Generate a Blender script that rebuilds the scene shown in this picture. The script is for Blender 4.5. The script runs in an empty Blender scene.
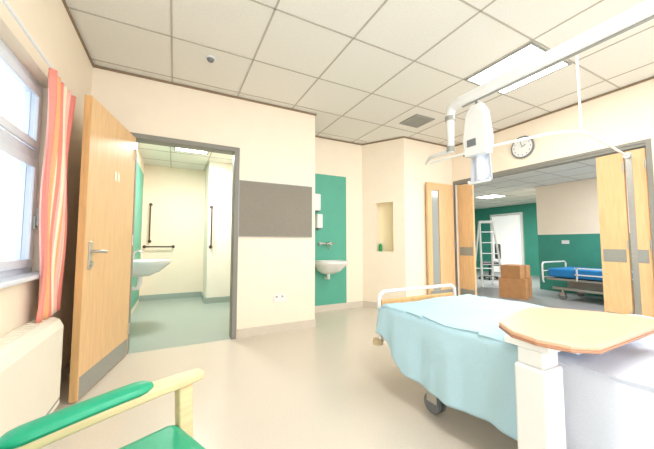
import bpy, math, random
from mathutils import Vector, Matrix, noise
random.seed(4)
sc=bpy.context.scene
COL=sc.collection
# ---------------------------------------------------------------- materials
MC={}
def lin(c):
    return tuple(((x/255)/12.92 if x/255<=0.04045 else ((x/255+0.055)/1.055)**2.4) for x in c)+(1,)
def mat(name,c,rough=.6,metal=0,nscale=0,namt=.04,bump=0,emit=0,spec=.4,alpha=None,trans=0,stretch=(1,1,1)):
    if name in MC: return MC[name]
    m=bpy.data.materials.new(name); m.use_nodes=True
    nt=m.node_tree; b=nt.nodes['Principled BSDF']
    col=lin(c)
    b.inputs['Base Color'].default_value=col
    b.inputs['Roughness'].default_value=rough
    b.inputs['Metallic'].default_value=metal
    b.inputs['Specular IOR Level'].default_value=spec
    b.inputs['Transmission Weight'].default_value=trans
    if emit:
        b.inputs['Emission Color'].default_value=col
        b.inputs['Emission Strength'].default_value=emit
    if nscale:
        tc=nt.nodes.new('ShaderNodeTexCoord'); mp=nt.nodes.new('ShaderNodeMapping')
        mp.inputs['Scale'].default_value=stretch
        n=nt.nodes.new('ShaderNodeTexNoise'); n.inputs['Scale'].default_value=nscale; n.inputs['Detail'].default_value=4
        r=nt.nodes.new('ShaderNodeValToRGB')
        r.color_ramp.elements[0].position=.3; r.color_ramp.elements[1].position=.7
        r.color_ramp.elements[0].color=tuple(x*(1-namt) for x in col[:3])+(1,)
        r.color_ramp.elements[1].color=tuple(min(1,x*(1+namt)) for x in col[:3])+(1,)
        nt.links.new(tc.outputs['Object'],mp.inputs['Vector']); nt.links.new(mp.outputs[0],n.inputs['Vector'])
        nt.links.new(n.outputs['Fac'],r.inputs['Fac']); nt.links.new(r.outputs['Color'],b.inputs['Base Color'])
        if bump:
            bp=nt.nodes.new('ShaderNodeBump'); bp.inputs['Strength'].default_value=bump; bp.inputs['Distance'].default_value=.01
            nt.links.new(n.outputs['Fac'],bp.inputs['Height']); nt.links.new(bp.outputs[0],b.inputs['Normal'])
    MC[name]=m; return m
WALL=mat('cream_paint',(250,236,215),.7,nscale=6,namt=.012)
WALL2=mat('white_paint',(248,242,232),.7,nscale=6,namt=.012)
CEIL=mat('ceiling_tile',(230,228,220),.9,nscale=60,namt=.03,bump=.1)
GRID=mat('grid_bar',(184,178,166),.6)
BROWN=mat('brown_trim',(146,124,98),.6)
FLOOR=mat('vinyl_floor',(214,205,191),.26,nscale=120,namt=.05,spec=.45)
FLOORG=mat('green_grey_vinyl',(162,176,168),.36,nscale=90,namt=.05)
FLOORB=mat('blue_grey_vinyl',(146,148,150),.36,nscale=90,namt=.05)
SKIRT=mat('skirting_vinyl',(216,206,190),.5,nscale=40,namt=.03)
FRAME=mat('grey_frame',(140,138,130),.5,nscale=20,namt=.02)
WOOD=mat('beech_veneer',(230,190,140),.42,nscale=7,namt=.08,stretch=(6,6,.6))
WOODD=mat('beech_solid',(220,176,120),.42,nscale=7,namt=.10,stretch=(6,6,.6))
WOODL=mat('pale_beech',(230,200,154),.42,nscale=9,namt=.08,stretch=(1,8,8))
TABLE=mat('table_laminate',(224,180,150),.4,nscale=6,namt=.06,stretch=(1,7,1))
GREEN=mat('green_laminate',(88,172,148),.45,nscale=5,namt=.04)
GREENW=mat('green_paint',(66,150,132),.6,nscale=5,namt=.04)
VINYL=mat('green_vinyl',(40,162,122),.38,nscale=50,namt=.05,bump=.05)
WHITE=mat('white_enamel',(234,235,234),.35,nscale=20,namt=.01)
CERAM=mat('white_ceramic',(236,236,234),.12,nscale=20,namt=.01,spec=.6)
UPVC=mat('white_upvc',(226,234,244),.3,nscale=20,namt=.01)
RAD=mat('radiator_enamel',(242,236,220),.4,nscale=20,namt=.01)
METAL=mat('brushed_steel',(190,190,186),.3,metal=.9,nscale=40,namt=.05)
PLATE=mat('grey_plate',(160,162,156),.45,metal=.3,nscale=40,namt=.04)
DARK=mat('dark_grey',(58,58,60),.5,nscale=30,namt=.05)
GREYR=mat('grey_rubber',(120,124,128),.5,nscale=30,namt=.05)
BRONZE=mat('dark_brown_rail',(78,62,52),.4,nscale=30,namt=.05)
FELT=mat('grey_felt',(144,138,126),.95,nscale=150,namt=.12,bump=.2)
BLANK=mat('pale_blue_cotton',(184,219,233),.9,nscale=160,namt=.03,bump=.25)
SHEET=mat('white_cotton',(220,227,241),.9,nscale=160,namt=.02,bump=.2)
BLUEM=mat('blue_mattress',(28,126,196),.5,nscale=30,namt=.05)
CARD=mat('cardboard',(194,144,98),.85,nscale=12,namt=.08)
CARDD=mat('cardboard_tape',(160,110,68),.5,nscale=12,namt=.05)
LAMP=mat('lamp_diffuser',(255,254,250),.5,emit=7)
GLASS=mat('clear_glass',(235,242,245),.02,trans=1,spec=.5)
# ---------------------------------------------------------------- builder
class G:
    def __init__(s): s.v=[];s.f=[];s.m=[]
    def add(s,vs,fs,m=0):
        o=len(s.v); s.v+= [tuple(v) for v in vs]
        for f in fs: s.f.append([i+o for i in f]); s.m.append(m)
        return s
    def box(s,lo,hi,m=0,rz=0,c=None):
        x0,y0,z0=lo;x1,y1,z1=hi
        vs=[Vector(p) for p in [(x0,y0,z0),(x1,y0,z0),(x1,y1,z0),(x0,y1,z0),(x0,y0,z1),(x1,y0,z1),(x1,y1,z1),(x0,y1,z1)]]
        if rz:
            c=Vector(c) if c else Vector(((x0+x1)/2,(y0+y1)/2,0)); R=Matrix.Rotation(rz,3,'Z')
            vs=[R@(v-c)+c for v in vs]
        return s.add(vs,[(0,3,2,1),(4,5,6,7),(0,1,5,4),(1,2,6,5),(2,3,7,6),(3,0,4,7)],m)
    def tube(s,pts,r,seg=12,m=0,caps=True):
        pts=[Vector(p) for p in pts]; n=len(pts)
        rs=r if isinstance(r,(list,tuple)) else [r]*n
        vs=[];up=None
        for i,p in enumerate(pts):
            if i==0:t=pts[1]-p
            elif i==n-1:t=p-pts[i-1]
            else:t=(pts[i+1]-p).normalized()+(p-pts[i-1]).normalized()
            t.normalize()
            if up is None:
                up=Vector((0,0,1)) if abs(t.z)<.9 else Vector((1,0,0))
            a=up-t*up.dot(t); a.normalize(); up=a; b=t.cross(a)
            for k in range(seg):
                th=2*math.pi*k/seg
                vs.append(p+(a*math.cos(th)+b*math.sin(th))*rs[i])
        fs=[]
        for i in range(n-1):
            for k in range(seg):
                k2=(k+1)%seg
                fs.append((i*seg+k,i*seg+k2,(i+1)*seg+k2,(i+1)*seg+k))
        if caps:
            fs.append(tuple(range(seg))[::-1]); fs.append(tuple((n-1)*seg+k for k in range(seg)))
        return s.add(vs,fs,m)
    def prism(s,poly,z0,z1,m=0):
        n=len(poly); vs=[(x,y,z0) for x,y in poly]+[(x,y,z1) for x,y in poly]
        fs=[tuple(range(n))[::-1],tuple(range(n,2*n))]+[(i,(i+1)%n,n+(i+1)%n,n+i) for i in range(n)]
        return s.add(vs,fs,m)
    def rings(s,rings,m=0,capa=True,capb=True):
        n=len(rings[0]); vs=[p for r in rings for p in r]; fs=[]
        for i in range(len(rings)-1):
            for k in range(n):
                k2=(k+1)%n; fs.append((i*n+k,i*n+k2,(i+1)*n+k2,(i+1)*n+k))
        if capa: fs.append(tuple(range(n))[::-1])
        if capb: fs.append(tuple((len(rings)-1)*n+k for k in range(n)))
        return s.add(vs,fs,m)
    def grid(s,fn,nu,nv,m=0,mf=None):
        vs=[fn(i/nu,j/nv) for i in range(nu+1) for j in range(nv+1)]
        o=len(s.v); s.v+=[tuple(v) for v in vs]
        for i in range(nu):
            for j in range(nv):
                a=o+i*(nv+1)+j
                s.f.append([a,a+nv+1,a+nv+2,a+1]); s.m.append(mf(i,j) if mf else m)
        return s
    def make(s,name,mats,parent=None,label=None,cat=None,kind=None,bevel=0,smooth=False,solid=0,group=None,sub=0):
        if not isinstance(mats,(list,tuple)): mats=[mats]
        xs=[v[0] for v in s.v];ys=[v[1] for v in s.v];zs=[v[2] for v in s.v]
        c=Vector(((min(xs)+max(xs))/2,(min(ys)+max(ys))/2,min(zs)))
        me=bpy.data.meshes.new(name); me.from_pydata([tuple(Vector(v)-c) for v in s.v],[],s.f)
        for mm in mats: me.materials.append(mm)
        for p,mi in zip(me.polygons,s.m): p.material_index=mi
        me.update()
        if smooth:
            me.shade_smooth(); me.set_sharp_from_angle(angle=math.radians(40))
        o=bpy.data.objects.new(name,me); o.location=c; COL.objects.link(o)
        if parent: o.parent=parent
        if solid:
            md=o.modifiers.new('s','SOLIDIFY'); md.thickness=solid; md.offset=0
        if sub:
            md=o.modifiers.new('u','SUBSURF'); md.levels=sub; md.render_levels=sub
        if bevel:
            md=o.modifiers.new('b','BEVEL'); md.width=bevel; md.segments=3; md.limit_method='ANGLE'; md.angle_limit=math.radians(40)
        if label:o['label']=label
        if cat and not parent:o['category']=cat
        if kind:o['kind']=kind
        if group:o['group']=group
        return o
def empty(name,loc,rz=0,label=None,cat=None,kind=None,group=None):
    o=bpy.data.objects.new(name,None); o.location=loc; o.rotation_euler=(0,0,rz); o.empty_display_size=.1
    COL.objects.link(o)
    if label:o['label']=label
    if cat:o['category']=cat
    if kind:o['kind']=kind
    if group:o['group']=group
    return o
def S(g,name,m,label,**k): return g.make(name,m,label=label,cat=k.pop('cat',name.split('_')[0]),kind='structure',**k)
H=2.79
# ---------------------------------------------------------------- shell
S(G().box((-1,-1.6,-.1),(4.47,3.48,0)).box((1.62,3.48,-.1),(4.47,4.32,0)),'floor',FLOOR,'pale beige vinyl ward floor')
S(G().box((-1,3.48,-.1),(1.5,6.7,0)),'floor_bathroom',FLOORG,'grey green vinyl bathroom floor',cat='floor')
S(G().box((4.47,-1.6,-.1),(10.8,8.6,0)),'floor_ward',FLOORB,'grey vinyl floor of the neighbouring ward',cat='floor')
S(G().box((-1,-1.6,H),(4.47,4.32,H+.1)),'ceiling',CEIL,'white suspended tile ceiling')
S(G().box((-.7,3.6,2.56),(1.5,6.7,2.66)),'ceiling_bathroom',CEIL,'white bathroom tile ceiling',cat='ceiling')
S(G().box((4.47,-1.6,2.4),(10.8,8.6,2.5)),'ceiling_ward',CEIL,'white tile ceiling of the neighbouring ward',cat='ceiling')
XL=-.75; XR=4.35; YB=3.48
g=G(); T=.68
x=-.07
while x<XR:
    g.box((x-.007,-1.6,H-.004),(x+.007,4.2 if 1.62<x<2.85 else (3.48 if x<1.62 else 3.55),H)); x+=T
y=1.33-4*T
while y<4.2:
    g.box((XL if y<YB else 1.62,y-.007,H-.004),(XR if y<3.5 else 2.85,y+.007,H)); y+=T
S(g,'trim_1',GRID,'metal grid bars between the ceiling tiles',cat='trim')
g=G()
for yy in(4.2,4.8,5.4,6.0): g.box((-.55,yy-.007,2.556),(1.0,yy+.007,2.56))
for xx in(-.1,.5): g.box((xx-.007,3.6,2.556),(xx+.007,6.5,2.56))
S(g,'trim_9',GRID,'metal grid bars of bathroom ceiling',cat='trim')
g=G()
for yy in range(14): g.box((4.47,-.9+yy*.65,2.396),(10.6,-.886+yy*.65,2.4))
for xx in range(9): g.box((5+xx*.65,-1.6,2.396),(5.014+xx*.65,8.45,2.4))
S(g,'trim_10',GRID,'metal grid bars of neighbouring ward ceiling',cat='trim')
# left wall, window opening
WY0,WY1,WZ0,WZ1=.35,2.60,.86,2.12
S(G().box((-1,-1.6,0),(XL,WY0,H)).box((-1,WY1,0),(XL,3.6,H)).box((-1,WY0,0),(XL,WY1,WZ0)).box((-1,WY0,WZ1),(XL,WY1,H)),'wall_left',WALL,'cream painted outside wall with window',cat='wall')
S(G().box((XL,YB,0),(-.40,3.6,H)).box((.62,YB,0),(1.62,3.6,H)).box((-.40,YB,2.15),(.62,3.6,H)).box((1.5,3.6,0),(1.62,4.2,H)),'wall_back',WALL,'cream painted wall with bathroom doorway',cat='wall')
S(G().box((1.5,4.2,0),(2.95,4.32,H)),'wall_alcove',WALL,'cream wall behind the washbasin',cat='wall')
# diagonal wall with niche
P0=Vector((2.85,4.2,0)); P1=Vector((3.24,3.58,0)); L=(P1-P0).length; ang=math.atan2(P1.y-P0.y,P1.x-P0.x)
def diag(lo,hi,g,m=0):
    R=Matrix.Rotation(ang,3,'Z')
    x0,y0,z0=lo;x1,y1,z1=hi
    vs=[R@Vector(p)+P0 for p in [(x0,y0,z0),(x1,y0,z0),(x1,y1,z0),(x0,y1,z0),(x0,y0,z1),(x1,y0,z1),(x1,y1,z1),(x0,y1,z1)]]
    g.add(vs,[(0,3,2,1),(4,5,6,7),(0,1,5,4),(1,2,6,5),(2,3,7,6),(3,0,4,7)],m)
g=G()
a,b,z0,z1=.24,.54,.93,1.74
diag((0,0,0),(a,.2,H),g);diag((b,0,0),(L,.2,H),g);diag((a,0,0),(b,.2,z0),g);diag((a,0,z1),(b,.2,H),g)
diag((a,.16,z0),(b,.2,z1),g,1)
S(g,'wall_diagonal',[WALL,mat('pale_yellow_panel',(250,236,196),.6,nscale=5,namt=.02)],'cream diagonal wall with inset niche',cat='wall')
S(G().box((3.24,3.58,0),(XR,3.7,H)),'wall_nib',WALL,'short cream wall beside the folding doors',cat='wall')
OY0,OY1,OZ=1.16,3.52,2.12
S(G().box((XR,-1.6,0),(XR+.12,OY0,H)).box((XR,OY1,0),(XR+.12,3.7,H)).box((XR,OY0,OZ),(XR+.12,OY1,H)),'wall_right',WALL,'cream wall with wide opening to the next ward',cat='wall')
# neighbouring ward
S(G().box((7.6,-1.6,0),(7.75,3.9,1.26),1).box((7.6,-1.6,1.26),(7.75,3.9,2.4),0).box((7.75,3.75,0),(10.6,3.9,2.4),0),'wall_ward_side',[WALL,GREENW],'wall painted green below and cream above',cat='wall')
S(G().box((10.6,3.75,0),(10.75,8.6,2.4)),'wall_ward_far',GREENW,'green painted far wall',cat='wall')
S(G().box((4.47,8.45,0),(10.6,8.6,2.4)),'wall_ward_end',GREENW,'green painted end wall',cat='wall')
S(G().box((4.47,3.7,0),(4.6,8.45,2.4)),'wall_ward_near',WALL,'cream wall of the neighbouring ward',cat='wall')
# bathroom
S(G().box((-.67,3.6,0),(-.55,6.6,2.56)),'wall_bathroom_left',WALL,'cream bathroom side wall',cat='wall')
S(G().box((-.55,6.5,0),(1.1,6.6,2.56)),'wall_bathroom_back',WALL,'cream bathroom far wall',cat='wall')
S(G().box((.53,5.7,0),(1.1,6.5,2.56)),'wall_bathroom_boxing',WALL2,'cream boxed corner in the bathroom',cat='wall')
S(G().box((1.0,3.6,0),(1.1,5.7,2.56)),'wall_bathroom_right',WALL,'cream bathroom side wall beside the doorway',cat='wall')
S(G().box((-.55,3.62,.1),(-.535,4.3,2.2)).box((-.55,4.9,.1),(-.53,6.2,2.3)),'trim_2',GREEN,'green laminate panels on the bathroom wall',cat='trim')
S(G().box((-.54,6.47,0),(.53,6.5,.1)).box((.50,5.67,0),(1,5.7,.1)).box((.50,5.7,0),(.53,6.47,.1)),'baseboard_bathroom',FLOORG,'coved green grey bathroom skirting',cat='baseboard')
# trims
h=.026;d=.012
S(G().box((XL,-1.6,H-h),(XL+d,YB,H-.006)).box((XL+d,YB-d,H-h),(1.62,YB,H-.006)).box((1.62,YB-d,H-h),(1.62+d,4.2,H-.006)).box((1.64,4.2-d,H-h),(2.85,4.2,H-.006)).box((3.24,3.58-d,H-h),(XR,3.58,H-.006)).box((XR-d,-1.6,H-h),(XR,3.56,H-.006)),'trim_3',BROWN,'thin brown edge trim where walls meet ceiling',cat='trim')
g=G(); diag((0,-d,H-h),(L,0,H-.006),g); S(g,'trim_4',BROWN,'thin brown edge trim on diagonal wall',cat='trim')
S(G().box((XL,-1.6,0),(XL+.012,YB,.1)),'baseboard_left',SKIRT,'beige vinyl skirting',cat='baseboard')
S(G().box((.66,YB-.012,0),(1.62,YB,.1)).box((XL+.012,YB-.012,0),(-.46,YB,.1)).box((1.62,YB,0),(1.632,4.2,.1)).box((1.632,4.188,0),(2.85,4.2,.1)),'baseboard_back',SKIRT,'beige vinyl skirting',cat='baseboard')
g=G(); diag((0,-.012,0),(L,0,.1),g); g.box((3.24,3.568,0),(XR,3.58,.1)).box((XR-.012,-1.6,0),(XR,OY0-.06,.1)); S(g,'baseboard_right',SKIRT,'beige vinyl skirting',cat='baseboard')
# bathroom door frame (grey)
g=G()
for x0,x1 in((-.43,-.38),(.595,.645)): g.box((x0,YB-.018,0),(x1,YB,2.175))
g.box((-.38,YB-.018,2.125),(.595,YB,2.175))
g.box((-.40,YB,0),(-.37,3.6,2.15)).box((.59,YB,0),(.62,3.6,2.15)).box((-.37,YB,2.12),(.59,3.6,2.15))
S(g,'trim_5',FRAME,'grey painted bathroom door frame',cat='trim')
# right opening frame
g=G(); g.box((XR-.012,OY0-.04,0),(XR,OY0,OZ+.03)).box((XR-.012,OY1,0),(XR,3.555,OZ+.03)).box((XR-.012,OY0,OZ),(XR,OY1,OZ+.03)).box((XR,OY0,OZ-.03),(XR+.12,OY1,OZ))
S(g,'trim_6',FRAME,'grey frame round the wide ward opening',cat='trim')
# ---------------------------------------------------------------- window
WX=-.86
w=empty('window_1',(WX,(WY0+WY1)/2,WZ0),label='white plastic framed window with clear panes',cat='window',kind='structure')
hy=(WY1-WY0)/2; hz=WZ1-WZ0
g=G(); t=.06
g.box((-.04,-hy,0),(.04,hy,t)).box((-.04,-hy,hz-t),(.04,hy,hz)).box((-.04,-hy,t),(.04,-hy+t,hz-t)).box((-.04,hy-t,t),(.04,hy,hz-t))
for yy in(-.35,.33): g.box((-.04,yy-.035,t),(.04,yy+.035,hz-t))
g.box((-.04,.365,.74),(.04,hy-t,.81))
g.make('frame',UPVC,w,bevel=.006)
G().box((-.005,-hy+t,t),(.005,-.385,hz-t)).make('pane',GLASS,w)
G().box((-.005,-.315,t),(.005,.295,hz-t)).make('pane',GLASS,w)
G().box((-.005,.365,t),(.005,hy-t,.74)).make('pane',GLASS,w)
G().box((-.005,.365,.81),(.005,hy-t,hz-t)).make('pane',GLASS,w)
for z0,z1 in((t,.74),(.81,hz-t)):
    y0,y1=.365,hy-t;q=.05
    G().box((.04,y0,z0),(.06,y1,z0+q)).box((.04,y0,z1-q),(.06,y1,z1)).box((.04,y0,z0+q),(.06,y0+q,z1-q)).box((.04,y1-q,z0+q),(.06,y1,z1-q)).make('sash',UPVC,w,bevel=.005)
G().box((.06,hy-t-.04,.30),(.075,hy-t-.015,.38)).box((.075,hy-t-.035,.32),(.09,hy-t-.02,.44)).make('handle',PLATE,w,bevel=.003)
S(G().box((-.82,WY0,WZ0),(-.70,WY1,WZ0+.025)),'trim_7',UPVC,'white window sill board',cat='trim',bevel=.006)
# ---------------------------------------------------------------- curtain
cu=empty('curtain',(-.69,2.47,.615),label='coral, orange and cream striped curtain beside window',cat='curtain')
CM=[mat('coral_stripe',(242,146,130),.85,nscale=80,namt=.05),mat('orange_stripe',(246,180,130),.85,nscale=80,namt=.05),mat('cream_stripe',(248,234,202),.85,nscale=80,namt=.03),mat('pink_stripe',(248,192,180),.85,nscale=80,namt=.05)]
def cf(u,v):
    wid=.175+.012*math.cos(v*math.pi)**2
    y=(u-.5)*2*wid
    am=.024*(.7+.3*v)
    x=am*math.sin(u*math.pi*11+.6*math.sin(v*4))+.008*math.sin(v*9+u*5)
    return (x,y+.012*math.sin(v*5+u*8),v*1.50)
G().grid(cf,110,24,mf=lambda i,j:[0,3,1,2,0,3,2,1,3,2,0][i//10]).make('fabric',CM,cu,smooth=True,solid=.004)
G().tube([(-.0,-2.06,1.51),(0,.26,1.51)],.009,10).make('rail',WHITE,cu,smooth=True)
for yy in(-1.9,-.9,.2): G().box((-.06,yy-.01,1.505),(0,yy+.01,1.52)).make('rail_bracket',WHITE,cu)
# ---------------------------------------------------------------- radiator
r=empty('radiator',(-.675,1.65,.06),label='long cream enamel radiator cover under the window',cat='radiator')
prof=[(-.074,0),(.055,0),(.07,.02),(.07,.49),(.05,.535),(.02,.55),(-.074,.55)]
g=G()
g.rings([[(x,-.8,z) for x,z in prof],[(x,.8,z) for x,z in prof]])
g.make('casing',RAD,r,bevel=.008)
g=G()
for i in range(26): g.box((-.055,-.76+i*.059,.55),(.012,-.72+i*.059,.553))
g.make('grille',RAD,r)
G().box((.07,-.78,.05),(.073,.78,.06)).make('seam',PLATE,r)
G().tube([(-.0,.82,-.06),(0,.82,.12),(0,.80,.12)],.009,8).make('pipe',WHITE,r,smooth=True)
G().tube([(0,.82,.04),(0,.82,.10)],.018,10).make('valve',WHITE,r,smooth=True)
# ---------------------------------------------------------------- door 1
dr=empty('door_1',(-.372,3.455,0),math.atan2(-.865,-.178),label='beech veneer door standing open to the bathroom',cat='door',kind='structure')
G().box((.0,-.044,.01),(.885,0,2.12)).make('leaf',WOOD,dr,bevel=.002)
G().box((.885,-.044,.01),(.893,0,2.12)).make('lipping',WOODD,dr)
G().box((.02,0,.015),(.87,.002,.16)).make('kick_plate',PLATE,dr,label='grey kick plate')
G().box((.79,0,.88),(.835,.008,1.08)).make('handle_plate',METAL,dr,bevel=.003)
G().tube([(.812,.008,1.01),(.812,.05,1.01),(.80,.058,1.01),(.70,.058,1.005)],.012,12).make('lever_handle',METAL,dr,smooth=True)
G().tube([(.812,.008,.92),(.812,.022,.92)],.02,16).make('lock_turn',METAL,dr,smooth=True)
G().box((.42,0,1.60),(.46,.002,1.68)).make('sign',METAL,dr,label='small plain metal sign plate')
G().box((.36,0,1.60),(.40,.002,1.68)).make('sign',METAL,dr,label='small plain metal sign plate')
for z in(.2,1.05,1.9):
    G().tube([(.0,.004,z),(.0,.004,z+.1)],.008,10).make('hinge',METAL,dr,smooth=True)
# ---------------------------------------------------------------- folding doors
def foldleaf(name,loc,rz,Lw,label,glass=False):
    e=empty(name,loc,rz,label=label,cat='door',kind='structure')
    hh=2.07
    if glass:
        a0,a1=.09,.09+.17
        G().box((0,0,.01),(a0,.04,hh)).box((a1,0,.01),(Lw,.04,hh)).box((a0,0,.01),(a1,.04,.30)).box((a0,0,hh-.12),(a1,.04,hh)).make('leaf',WOOD,e,bevel=.002)
        G().box((a0,.015,.30),(a1,.025,hh-.12)).make('glass_panel',mat('pale_glass',(200,205,200),.15,trans=.4),e)
    else:
        G().box((0,0,.01),(Lw,.04,hh)).make('leaf',WOOD,e,bevel=.002)
        G().box((.02,-.003,.86),(Lw-.02,0,1.0)).make('push_plate',PLATE,e,label='grey push plate')
    G().box((.02,-.003,.02),(Lw-.02,0,.30)).make('kick_plate',PLATE,e,label='grey kick plate')
    for z in(.25,1.0,1.85): G().tube([(Lw,-.006,z),(Lw,-.006,z+.1)],.008,8).make('hinge',METAL,e,smooth=True)
    return e
foldleaf('door_2',(3.66,3.50,0),0,.60,'beech folding door leaf with narrow glass panel',True)
foldleaf('door_3',(4.36,3.49,0),-math.pi/2,.29,'beech folding door leaf with grey plates')
foldleaf('door_4',(4.375,1.585,0),-math.pi/2-.06,.24,'beech folding door leaf with push plate beside opening')
e=foldleaf('door_5',(4.36,1.325,0),-math.pi/2+.04,.15,'narrow beech folding door leaf with steel edge')
G().box((.0,-.006,.02),(.05,-.003,2.05)).make('edge_strip',METAL,e)
# ---------------------------------------------------------------- pinboard, sockets
p=empty('pinboard',(1.105,YB,1.15),label='grey felt pinboard with slim metal frame on wall',cat='pinboard')
G().box((-.455,-.018,0),(.455,0,.64)).make('board',FELT,p)
G().box((-.465,-.022,-.008),(.465,0,0)).box((-.465,-.022,.64),(.465,0,.648)).box((-.465,-.022,0),(-.455,0,.64)).box((.455,-.022,0),(.465,0,.64)).make('frame',PLATE,p)
p=empty('wall_socket',(1.15,YB,.36),label='white double electrical socket low on the cream wall',cat='socket')
G().box((-.075,-.012,0),(.075,0,.088)).make('plate',WHITE,p,bevel=.003)
for sx in(-.05,.02): G().box((sx,-.016,.055),(sx+.02,-.012,.075)).make('switch',PLATE,p)
# ---------------------------------------------------------------- alcove washbasin
S(G().box((1.70,4.188,.1),(2.52,4.199,2.17)),'trim_8',GREEN,'green laminate splash panel behind washbasin',cat='trim')
def basin(name,loc,rz,w,dp,label,ped=False):
    e=empty(name,loc,rz,label=label,cat='washbasin')
    N=40
    def ring(sc_,z,shift=0):
        o=[]
        for k in range(N):
            th=2*math.pi*k/N; c,s_=math.cos(th),math.sin(th)
            x=abs(c)**.7*math.copysign(1,c)*w/2*sc_; y=abs(s_)**(.55 if s_>0 else .95)*math.copysign(1,s_)*dp/2*sc_
            o.append((x,min(y-dp/2+shift,-.002),z))
        return o
    G().rings([ring(.42,-.2,.10),ring(.7,-.15,.06),ring(.93,-.06,.01),ring(1,-.03),ring(1,0),ring(.86,0,-.005),ring(.78,-.02,-.01),ring(.6,-.09,0),ring(.15,-.12,.02)]).make('bowl',CERAM,e,smooth=True)
    G().tube([(0,-dp*.5,-.118),(0,-dp*.5,-.112)],.022,16).make('waste',METAL,e,smooth=True)
    if ped: G().tube([(0,-dp*.3,-.18),(0,-dp*.3,-.30),(0,-dp*.25,-.36),(0,-.003,-.36)],[.03]*4,12).make('trap',WHITE,e,smooth=True)
    else: G().tube([(0,-dp*.3,-.19),(0,-dp*.3,-.27),(0,-.003,-.28)],.022,12).make('trap',WHITE,e,smooth=True)
    return e
b=basin('washbasin',(2.12,4.188,.80),0,.50,.45,'white ceramic washbasin mounted on green panel')
G().tube([(0,-.001,.26),(0,-.05,.26),(0,-.10,.24),(0,-.15,.17)],.012,12).tube([(-.09,0,.26),(-.09,-.04,.26)],.025,14).tube([(.09,0,.26),(.09,-.04,.26)],.025,14).tube([(-.09,-.03,.26),(.09,-.03,.26)],.018,12).tube([(.09,-.04,.26),(.16,-.09,.27)],.007,8).tube([(-.09,-.04,.26),(-.16,-.09,.27)],.007,8).make('tap',METAL,b,smooth=True)
p=empty('soap_dispenser',(1.99,4.187,1.30),label='white wall mounted soap dispenser above washbasin',cat='dispenser')
G().box((-.05,-.10,0),(.05,0,.22)).make('body',WHITE,p,bevel=.015)
G().box((-.03,-.085,-.02),(.03,-.02,0)).make('nozzle',GREYR,p,bevel=.004)
p=empty('paper_towel_dispenser',(1.93,4.187,1.57),label='white paper towel dispenser above washbasin',cat='dispenser')
G().box((-.07,-.11,0),(.07,0,.26)).make('body',WHITE,p,bevel=.015)
G().box((-.06,-.10,-.012),(.06,-.03,0)).make('slot',GREYR,p,bevel=.003)
R=Matrix.Rotation(ang,3,'Z'); q=R@Vector((.29,.08,0))+P0
p=empty('soap_bottle',(q.x,q.y,.93),label='green plastic soap bottle standing in wall niche',cat='bottle')
G().tube([(0,0,0),(0,0,.10),(0,0,.115),(0,0,.13)],[.03,.03,.022,.012],16).make('body',mat('green_plastic',(30,150,80),.3,nscale=10,namt=.03),p,smooth=True)
G().tube([(0,0,.13),(0,0,.16)],.009,10).tube([(0,0,.16),(.03,-.02,.165)],.008,8).make('pump',WHITE,p,smooth=True)
# ---------------------------------------------------------------- bathroom fittings
b=basin('washbasin',(-.548,4.60,.84),math.pi/2,.55,.52,'white ceramic bathroom washbasin on side wall',True)
G().tube([(0,-.08,0),(0,-.08,.10),(0,-.12,.13),(0,-.18,.11)],.012,10).make('tap',METAL,b,smooth=True)
def rail(pts,label):
    e=empty('grab_rail',pts[0],label=label,cat='grab rail')
    o=Vector(pts[0]); G().tube([Vector(p)-o for p in pts],.013,12).make('bar',BRONZE,e,smooth=True)
    for pnt in(pts[0],pts[-1]):
        v=Vector(pnt)-o
        G().tube([v+Vector((0,-.006,0)),v],.03,14).make('flange',BRONZE,e,smooth=True)
    return e
rail([(-.42,6.499,1.10),(-.42,6.43,1.10),(-.42,6.42,1.12),(-.42,6.42,1.78),(-.42,6.43,1.80),(-.42,6.499,1.80)],'dark brown vertical grab rail on bathroom wall')
rail([(-.50,6.499,1.0),(-.50,6.43,1.0),(-.48,6.42,1.0),(-.04,6.42,1.0),(-.02,6.43,1.0),(-.02,6.499,1.0)],'dark brown horizontal grab rail on bathroom wall')
rail([(.58,5.699,1.0),(.58,5.63,1.0),(.58,5.62,1.02),(.58,5.62,1.70),(.58,5.63,1.72),(.58,5.699,1.72)],'dark brown vertical grab rail on boxed corner')
# ---------------------------------------------------------------- ceiling items
def luminaire(cx,cy,z,sz,label,pw,col=(1,.985,.96)):
    e=empty('ceiling_light',(cx,cy,z),label=label,cat='ceiling light',group='recessed ceiling light panels')
    s2=sz/2
    G().box((-s2+.02,-s2+.02,-.008),(s2-.02,s2-.02,-.001)).make('diffuser',LAMP,e)
    G().box((-s2,-s2,-.012),(s2,-s2+.02,-.0)).box((-s2,s2-.02,-.012),(s2,s2,0)).box((-s2,-s2+.02,-.012),(-s2+.02,s2-.02,0)).box((s2-.02,-s2+.02,-.012),(s2,s2-.02,0)).make('bezel',PLATE,e)
    l=bpy.data.lights.new('panel_lamp','AREA'); l.shape='SQUARE'; l.size=sz-.06; l.energy=pw; l.color=col
    o=bpy.data.objects.new('panel_lamp',l); o.location=(cx,cy,z-.03); COL.objects.link(o)
luminaire(2.99,1.67,H-.005,.66,'bright square recessed ceiling light above bed',22)
luminaire(.95,.31,H-.005,.66,'added square ceiling light near chair, out of view',24)  # extra panel outside the view, added to light the room
luminaire(2.31,-.37,H-.005,.66,'added square ceiling light behind bed head, out of view',18)  # another added panel behind the view, fills the bed end
luminaire(.2,5.0,2.56,.5,'added square ceiling light to brighten bathroom',40)  # added lamp so the bathroom reads bright through the doorway
luminaire(6.2,1.6,2.4,.6,'added square light over spare bed, out of view',52)  # added ward lamp beyond the view, brightens the spare bed side
luminaire(8.0,5.3,2.4,.6,'bright square recessed light in neighbouring ward',115)
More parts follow.
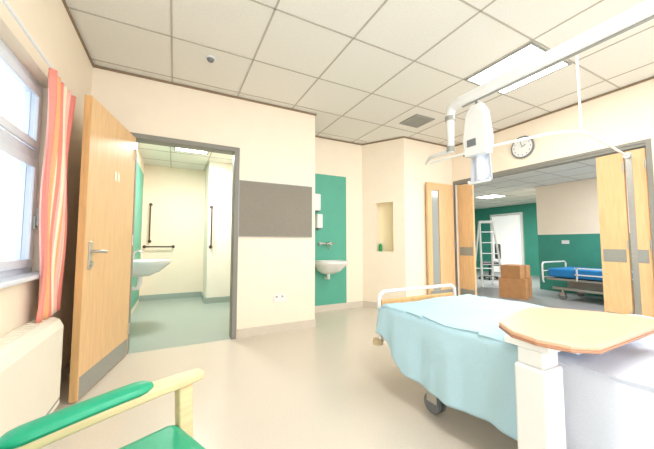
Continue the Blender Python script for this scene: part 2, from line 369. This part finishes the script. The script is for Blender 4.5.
p=empty('smoke_detector',(.25,2.85,H),label='small round grey smoke detector on ceiling',cat='smoke detector')
G().tube([(0,0,0),(0,0,-.012)],.045,24).make('base',WHITE,p,smooth=True)
G().tube([(0,0,-.012),(0,0,-.03)],[.034,.026],20).make('sensor',GREYR,p,smooth=True)
p=empty('air_vent',(2.99,3.03,H),label='grey louvred air vent in ceiling',cat='air vent')
G().box((-.17,-.17,-.014),(.17,-.14,0)).box((-.17,.14,-.014),(.17,.17,0)).box((-.17,-.14,-.014),(-.14,.14,0)).box((.14,-.14,-.014),(.17,.14,0)).make('frame',PLATE,p)
for i in range(9): G().box((-.14,-.13+i*.03,-.012),(.14,-.112+i*.03,-.002)).make('louvre',PLATE,p)
# clock
p=empty('wall_clock',(XR,2.37,2.42),-math.pi/2,label='round white wall clock with grey rim above opening',cat='clock')
G().tube([(0,0,0),(0,-.03,0)],.14,36).make('face',WHITE,p,smooth=True)
rg=[(math.cos(2*math.pi*k/36)*.145,-.02,math.sin(2*math.pi*k/36)*.145) for k in range(37)]
G().tube(rg,.014,8,caps=False).make('rim',GREYR,p,smooth=True)
for k in range(12):
    th=2*math.pi*k/12; G().box((math.cos(th)*.11-.004,-.032,math.sin(th)*.11-.008),(math.cos(th)*.11+.004,-.030,math.sin(th)*.11+.008)).make('hour_mark',DARK,p)
G().tube([(0,-.033,0),(.05,-.033,.03)],.004,6).make('hour_hand',DARK,p)
G().tube([(0,-.035,0),(-.02,-.035,.09)],.003,6).make('minute_hand',DARK,p)
# ---------------------------------------------------------------- hoist gantry
p=empty('overhead_hoist',(2.3,1.0,1.9),label='white overhead hoist beam with curved arm above bed',cat='hoist')
G().box((-.045,-1.6,.412),(.045,.80,.505)).make('beam',WHITE,p,bevel=.018)
G().box((-.012,-1.6,.404),(.012,.76,.412)).make('track_slot',PLATE,p)
G().tube([(0,.77,.458),(0,.84,.458),(0,.88,.44),(0,.90,.39),(0,.90,.1),(0,.90,.02)],[.045,.045,.042,.038,.03,.03],16).make('curved_arm',WHITE,p,smooth=True)
G().tube([(0,.90,.37),(0,.90,.33)],.045,18).make('collar',PLATE,p,smooth=True)
G().tube([(0,.90,.08),(0,.90,.03)],.038,18).make('collar',PLATE,p,smooth=True)
G().tube([(0,.90,.04),(.0,1.15,.04),(.3,1.50,.10)],[.024,.018,.014],12).make('jib',WHITE,p,smooth=True)
for yy in(-1.4,-.45): G().tube([(0,yy,.50),(0,yy,.888)],.02,12).make('ceiling_bracket',WHITE,p,smooth=True)
p=empty('hoist_motor_unit',(2.3,1.62,1.60),label='white hoist motor box with hanging sling on beam',cat='hoist motor')
G().rings([[(-.05,-.10,.22),(.05,-.10,.22),(.05,.10,.22),(-.05,.10,.22)],[(-.055,-.115,.36),(.055,-.115,.36),(.055,.115,.36),(-.055,.115,.36)],[(-.045,-.09,.58),(.045,-.09,.58),(.045,.09,.58),(-.045,.09,.58)],[(-.03,-.05,.67),(.03,-.05,.67),(.03,.05,.67),(-.03,.05,.67)]]).make('housing',WHITE,p,bevel=.015)
G().tube([(0,0,.66),(0,0,.703)],.012,12).make('trolley',GREYR,p,smooth=True)
G().tube([(0,-.10,.01),(0,-.09,-.01),(0,.09,-.01),(0,.10,.01)],.012,10).make('spreader_bar',WHITE,p,smooth=True)
G().tube([(0,0,0),(0,0,.22)],.006,8).make('lifting_strap',DARK,p,smooth=True)
G().grid(lambda u,v:(.03*math.sin(u*9)+.02,(u-.5)*(.21-.04*v),.0+v*.30),20,8).make('sling',SHEET,p,smooth=True,solid=.006)
G().box((-.062,-.02,.3),(-.056,.06,.36)).make('control_panel',GREYR,p)
# ---------------------------------------------------------------- curtain rail (suspended)
p=empty('curtain_rail',(3.05,1.19,2.02),label='slim white suspended cubicle curtain rail',cat='curtain rail')
pts=[(1.30,.12,0),(.35,.02,0)]
for k in range(9):
    th=math.pi/2*k/8; pts.append((.1-.25*math.sin(th)-.05*k/8,.25-.25*math.cos(th),0))
pts+= [(-.30,.6,0),(-.37,1.32,0)]
G().tube(pts,.012,10).make('track',WHITE,p,smooth=True)
G().tube([(.03,.012,0),(.03,.012,H-2.02)],.008,10).make('hanger',WHITE,p,smooth=True)
G().tube([(.03,.012,H-2.03),(.03,.012,H-2.02)],.03,16).make('ceiling_flange',WHITE,p,smooth=True)
G().tube([(1.285,.12,0),(1.30,.12,0)],.03,16).make('wall_flange',WHITE,p,smooth=True)
for i in range(10):
    yy=.62+i*.03; xx=-.30-.07*(yy-.6)/.72
    G().box((xx-.005,yy,-.034),(xx+.005,yy+.01,-.010)).make('glider',PLATE,p)
# ---------------------------------------------------------------- bed
bed=empty('hospital_bed',(1.89,.85,0),label='hospital bed with beech foot panel and white tubular frame',cat='bed')
def castor(par,x,y,r=.062):
    g=G()
    for s_ in(-.022,.022):
        prof=[(x+s_-.012,r-.008),(x+s_-.010,r),(x+s_+.010,r),(x+s_+.012,r-.008)]
        g.tube([(a_,y,r) for a_,_ in prof],[b_ for _,b_ in prof],24)
    g.make('wheel',GREYR,par,smooth=True)
    G().tube([(x,y,r*1.7),(x,y,r*2.9)],.016,12).box((x-.042,y-.05,r+.01),(x-.036,y+.03,r*2+.012)).box((x+.036,y-.05,r+.01),(x+.042,y+.03,r*2+.012)).box((x-.042,y-.05,r*2+.004),(x+.042,y+.03,r*2+.016)).make('castor_fork',METAL,par,bevel=.002)
for cx in(-.39,.39):
    for cy in(.56,-.72): castor(bed,cx,cy)
g=G().box((-.40,-1.0,.20),(-.34,.98,.25)).box((.34,-1.0,.20),(.40,.98,.25)).box((-.34,.53,.19),(.34,.59,.24)).box((-.34,-.75,.19),(.34,-.69,.24))
g.box((-.42,-1.0,.34),(-.38,.98,.38)).box((.38,-1.0,.34),(.42,.98,.38)).box((-.38,-1,.35),(.38,.98,.375))
g.box((-.2,-.5,.24),(-.15,-.45,.35)).box((.15,.4,.24),(.2,.45,.35)).make('chassis',WHITE,bed,bevel=.006)
G().box((-.43,-1.02,.38),(.43,.95,.57)).make('mattress',BLUEM,bed,bevel=.03)
FY=1.06
fp=[(-.42,FY,.30),(-.445,FY,.34),(-.45,FY,.62),(-.44,FY,.66),(-.40,FY,.685),(.40,FY,.685),(.44,FY,.66),(.45,FY,.62),(.445,FY,.34),(.42,FY,.30)]
G().tube([(x_*.96-.01,y_,z_) for x_,y_,z_ in fp],.015,12).make('foot_rail',WHITE,bed,smooth=True)
G().box((-.42,FY-.012,.36),(.40,FY+.012,.62)).make('foot_panel',WOODD,bed,bevel=.01)
for sx in(-.44,.42): G().tube([(sx,FY+.02,.275),(sx,FY+.02,.315)],.04,20).make('bumper',mat('cream_plastic',(216,196,156),.5,nscale=20,namt=.02),bed,smooth=True)
for sx in(-.36,.36): G().tube([(sx,.95,.36),(sx,1.05,.36)],.016,10).make('bracket',WHITE,bed,smooth=True)
HY=-1.08
G().tube([(x_,HY,z_+.15*(z_>.5)) for x_,_,z_ in fp],.017,12).make('head_rail',WHITE,bed,smooth=True)
G().box((-.425,HY-.012,.37),(.425,HY+.012,.76)).make('head_panel',WOODD,bed,bevel=.01)
def drape(x0,x1,y0,y1,zt,hemL,hemR,amp,seed,footfn=None):
    def fn(u,v):
        y=y0+(y1-y0)*v
        hl=hemL(v); hr=hemR(v)
        dl=zt-hl; dr_=zt-hr; W=x1-x0; tot=dl+W+dr_; s_=u*tot
        rr=.05
        if s_<dl: 
            k=s_/dl; z=hl+s_; x=x0-.025*(1-k)
            fold=math.sin(y*17+seed)*.012*(1-k)+math.sin(y*41+seed*2)*.005*(1-k)
            x+=fold
            if zt-z<rr: 
                tt=1-(zt-z)/rr; x+=rr*.35*tt*tt; z-=.012*tt*tt
        elif s_<dl+W:
            x=x0+(s_-dl); z=zt
            e_=min(x-x0,x1-x); 
            if e_<rr: z-= .012*(1-e_/rr)**2; 
        else:
            k=(s_-dl-W)/dr_; z=zt-(s_-dl-W); x=x1+.02*k+math.sin(y*15)*.015*k
        nz=noise.noise(Vector((x*3.2+seed,y*3.2,z*2)))*amp+noise.noise(Vector((x*9,y*6+seed,z*8)))*amp*.35
        if dl<=s_<=dl+W: z+=nz
        else: x+=nz*.8
        if footfn: y,z=footfn(u,v,y,z)
        return (x,y,max(z,.03))
    return fn
def hl(v): 
    y=.745+(1.86-.745)*v
    return .19+max(0,(y-1.56)/.3)*.26 + .015*math.sin(y*9)
fn=drape(1.40,2.38,.745,1.86,.610,hl,lambda v:.28,.018,3.1,footfn=lambda u,v,y,z:(y,z-(.05*max(0,(v-.93)/.07)**2)))
G().grid(fn,120,90).make('blanket',BLANK,label='pale blue cotton blanket draped over bed',cat='blanket',smooth=True,solid=.008)
fn=drape(1.405,2.375,-.15,.735,.600,lambda v:.17+.02*math.sin(v*7),lambda v:.3,.018,8.3)
G().grid(fn,110,70).make('sheet',SHEET,label='white cotton sheet tucked over bed',cat='sheet',smooth=True,solid=.006)
def turn(u,v):
    y=.60+.19*v; x=1.415+.95*u; return (x,y,.640+.014*math.sin(v*math.pi)+.005*noise.noise(Vector((x*5,y*8,0))))
G().grid(turn,50,10).make('folded_sheet',SHEET,label='white sheet turned down over blanket edge',cat='sheet',smooth=True,solid=.012)
g=G()
def pil(u,v,s_):
    x=(u-.5)*.66;y=(v-.5)*.42; k=(max(0,1-abs(2*u-1)**3.0)*max(0,1-abs(2*v-1)**3.0))**.55
    return (1.89+x,.12+y,.712+s_*(.085*k+.001))
g.grid(lambda u,v:pil(u,v,1),24,16).grid(lambda u,v:pil(1-u,v,-1),24,16)
g.make('pillow',SHEET,label='white cotton pillow at head of bed',cat='pillow',smooth=True)
# ---------------------------------------------------------------- overbed table
tb=empty('overbed_table',(1.22,.65,0),label='overbed table with peach wood laminate top and white column',cat='table')
poly=[(1.15,.61),(1.18,.52),(1.25,.470),(1.84,.475),(1.91,.50),(1.935,.57),(1.88,.70),(1.75,.88),(1.69,.915),(1.62,.915),(1.33,.85),(1.25,.81),(1.17,.71)]
poly=[(x-1.22,y-.65) for x,y in poly]
G().prism(poly,.714,.732).make('tabletop',TABLE,tb,bevel=.006)
pc=[(x*1.004-.001,y*1.01) for x,y in poly]
G().prism(pc,.706,.715).make('edge_band',mat('brown_edge',(184,134,106),.4,nscale=10,namt=.03),tb,bevel=.003)
G().box((-.06,-.06,.08),(.06,.05,.62)).make('column',WHITE,tb,bevel=.01)
G().box((-.05,-.05,.62),(.05,.04,.68)).make('inner_post',WHITE,tb,bevel=.006)
G().box((-.05,-.07,.68),(.34,.09,.706)).make('top_bracket',WHITE,tb,bevel=.004)
G().box((-.05,-.32,.075),(.03,.22,.11)).box((.03,-.32,.075),(.62,-.27,.105)).box((.03,.17,.075),(.62,.22,.105)).make('base',WHITE,tb,bevel=.008)
for cx,cy in((-.01,-.29),(-.01,.19),(.58,-.29),(.58,.19)):
    G().tube([(cx-.015,cy,.026),(cx+.015,cy,.026)],.026,16).tube([(cx,cy,.05),(cx,cy,.08)],.008,8).make('castor',GREYR,tb,smooth=True)
# ---------------------------------------------------------------- green armchair
ch=empty('armchair',(-.0125,.73,0),math.atan2(.411,.911),label='beech armchair with green vinyl seat and arm pads',cat='chair')
G().box((-.25,-.315,.41),(.18,.315,.515)).make('seat',VINYL,ch,bevel=.035)
G().box((-.24,-.30,.37),(.17,-.28,.41)).box((-.24,.215,.37),(.17,.235,.41)).box((.12,-.28,.37),(.14,.215,.41)).box((-.24,-.28,.37),(-.22,.215,.41)).make('seat_frame',WOODL,ch,bevel=.004)
def bx(c0,c1,wx,wy):
    c0=Vector(c0);c1=Vector(c1)
    return [[c0+Vector((sx*wx,sy*wy,0)) for sx,sy in((-1,-1),(1,-1),(1,1),(-1,1))],[c1+Vector((sx*wx,sy*wy,0)) for sx,sy in((-1,-1),(1,-1),(1,1),(-1,1))]]
for yy in(.285,-.35):
    G().rings(bx((.21,yy,0),(.185,yy,.622),.022,.018)).make('front_leg',WOODL,ch,bevel=.006)
    G().rings(bx((-.34,yy,0),(-.275,yy,.60),.02,.016)).make('back_leg',WOODL,ch,bevel=.006)
    rings=[]
    for k in range(15):
        u=k/14; x=-.29+.535*u; z=.60+.024*math.sin(u*math.pi*.6); hw=.026+.006*math.sin(u*math.pi)
        if u>.9: hw*=1-(u-.9)*3
        hgt=.030
        rings.append([(x,yy-hw,z),(x,yy+hw,z),(x,yy+hw,z+hgt),(x,yy-hw,z+hgt)])
    G().rings(rings).make('arm_rail',WOODL,ch,bevel=.009)
    rings=[]
    for k in range(17):
        u=k/16; x=-.215+.305*u; z=.63+.024*math.sin(((x+.29)/.535)*math.pi*.6)-.004
        e_=min(1,(min(u,1-u)/.12)+.30)**.7; hw=.036*e_
        N=14
        rings.append([(x,yy+hw*math.cos(2*math.pi*q_/N),z+.008+.018*e_*math.sin(2*math.pi*q_/N)) for q_ in range(N)])
    G().rings(rings).make('arm_pad',VINYL,ch,smooth=True)
rings=[]
for z,xo in((.50,-.05),(.60,-.062),(.80,-.095),(.93,-.115),(.97,-.12)):
    rings.append([(-.26+xo,-.31,z),(-.20+xo,-.31,z),(-.20+xo,.26,z),(-.26+xo,.26,z)])
G().rings(rings).make('backrest',VINYL,ch,bevel=.02)
# ---------------------------------------------------------------- neighbouring ward contents
b2=empty('hospital_bed',(6.95,2.25,0),label='spare hospital bed with bare blue mattress and white frame',cat='bed')
G().box((-.43,-.98,.42),(.43,.95,.58)).make('mattress',BLUEM,b2,bevel=.03)
G().box((-.42,-1,.36),(.42,.98,.40)).box((-.38,-.9,.18),(-.32,.9,.23)).box((.32,-.9,.18),(.38,.9,.23)).box((-.05,-.8,.2),(.05,.8,.36)).make('chassis',PLATE,b2,bevel=.005)
for yy in(1.03,-1.05):
    G().tube([(x_,yy,z_) for x_,_,z_ in fp],.016,10).tube([(-.44,yy,.4),(.44,yy,.4)],.012,8).tube([(-.44,yy,.52),(.44,yy,.52)],.010,8).make('end_rail',WHITE,b2,smooth=True)
for cx in(-.35,.35):
    for cy in(.75,-.75): castor(b2,cx,cy,.06)
G().box((-.45,-.5,.60),(-.43,.5,.62)).box((-.45,-.5,.48),(-.43,.5,.50)).box((-.45,-.48,.38),(-.43,-.46,.62)).box((-.45,.46,.38),(-.43,.48,.62)).make('side_rail',WHITE,b2)
def carton(x,y,z,w,d_,h_,rz,label):
    e=empty('cardboard_box',(x,y,z),rz,label=label,cat='box')
    G().box((-w/2,-d_/2,0),(w/2,d_/2,h_)).make('carton',CARD,e,bevel=.004)
    G().box((-.03,-d_/2-.001,0),(.03,d_/2+.001,h_+.001)).make('tape',CARDD,e)
carton(6.1,3.58,0,.50,.46,.38,.3,'large brown cardboard box on the floor')
carton(6.08,3.56,.382,.42,.36,.25,.1,'smaller brown cardboard box stacked on another')
sl=empty('stepladder',(7.1,4.85,0),.9,label='white aluminium stepladder standing open',cat='stepladder')
g=G()
for yy in(-.22,.22): g.tube([(-.38,yy*1.1,0),(0,yy*.7,1.62)],.026,8)
g.box((-.06,-.17,1.58),(.06,.17,1.64)).make('front_frame',WHITE,sl)
g=G()
for yy in(-.22,.22): g.tube([(.38,yy*1.1,0),(.03,yy*.7,1.6)],.022,8)
g.tube([(.28,-.22,.4),(.28,.22,.4)],.012,8).make('rear_frame',WHITE,sl)
for i in range(5):
    z=.26+i*.27; x=-.38*(1-z/1.62); w_=.24-.08*z/1.62
    G().box((x-.03,-w_,z),(x+.05,w_,z+.02)).make('tread',METAL,sl)
of=empty('office_chair',(8.3,5.6,0),2.4,label='black office chair in the neighbouring ward',cat='chair')
G().box((-.24,-.24,.44),(.24,.24,.52)).make('seat',DARK,of,bevel=.03)
G().box((-.26,-.22,.6),(-.20,.22,1.05)).make('backrest',DARK,of,bevel=.03)
G().tube([(0,0,.08),(0,0,.44)],.03,12).box((-.28,-.02,.40),(-.02,.02,.44)).box((-.28,-.02,.40),(-.25,.02,.7)).make('post',DARK,of)
g=G()
for k in range(5):
    th=2*math.pi*k/5; g.tube([(0,0,.09),(.28*math.cos(th),.28*math.sin(th),.06)],.018,8).tube([(.28*math.cos(th),.28*math.sin(th)-.02,.027),(.28*math.cos(th),.28*math.sin(th)+.02,.027)],.027,10)
g.make('star_base',DARK,of)
d6=empty('door_6',(10.6,6.45,0),label='bright doorway as glowing white panel in pale frame on green wall',cat='door',kind='structure')
G().box((-.04,-.5,.01),(-.002,.5,2.05)).make('leaf',mat('doorway_glow_white',(252,252,250),.5,nscale=9,namt=.01,emit=.3),d6)  # emission stands in for light from the room beyond the doorway
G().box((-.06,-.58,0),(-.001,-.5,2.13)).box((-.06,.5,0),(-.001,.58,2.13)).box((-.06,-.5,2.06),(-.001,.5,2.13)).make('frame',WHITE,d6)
p=empty('wall_socket',(7.6,3.35,1.05),label='white socket plate on green wall',cat='socket')
G().box((-.012,-.07,0),(0,.07,.08)).make('plate',WHITE,p,bevel=.003)
# ---------------------------------------------------------------- world, camera
w=bpy.data.worlds.new('World'); sc.world=w; w.use_nodes=True
bg=w.node_tree.nodes['Background']; bg.inputs[0].default_value=(.92,.955,1,1); bg.inputs[1].default_value=3.15
cam=bpy.data.cameras.new('Camera'); co=bpy.data.objects.new('Camera',cam); COL.objects.link(co)
cam.sensor_width=36; cam.lens=295/654*36; cam.clip_start=.02
co.location=(0,0,1.07); co.rotation_euler=(math.radians(90+3.59),0,math.radians(-27.3))
sc.camera=co
sc.view_settings.view_transform='Standard'
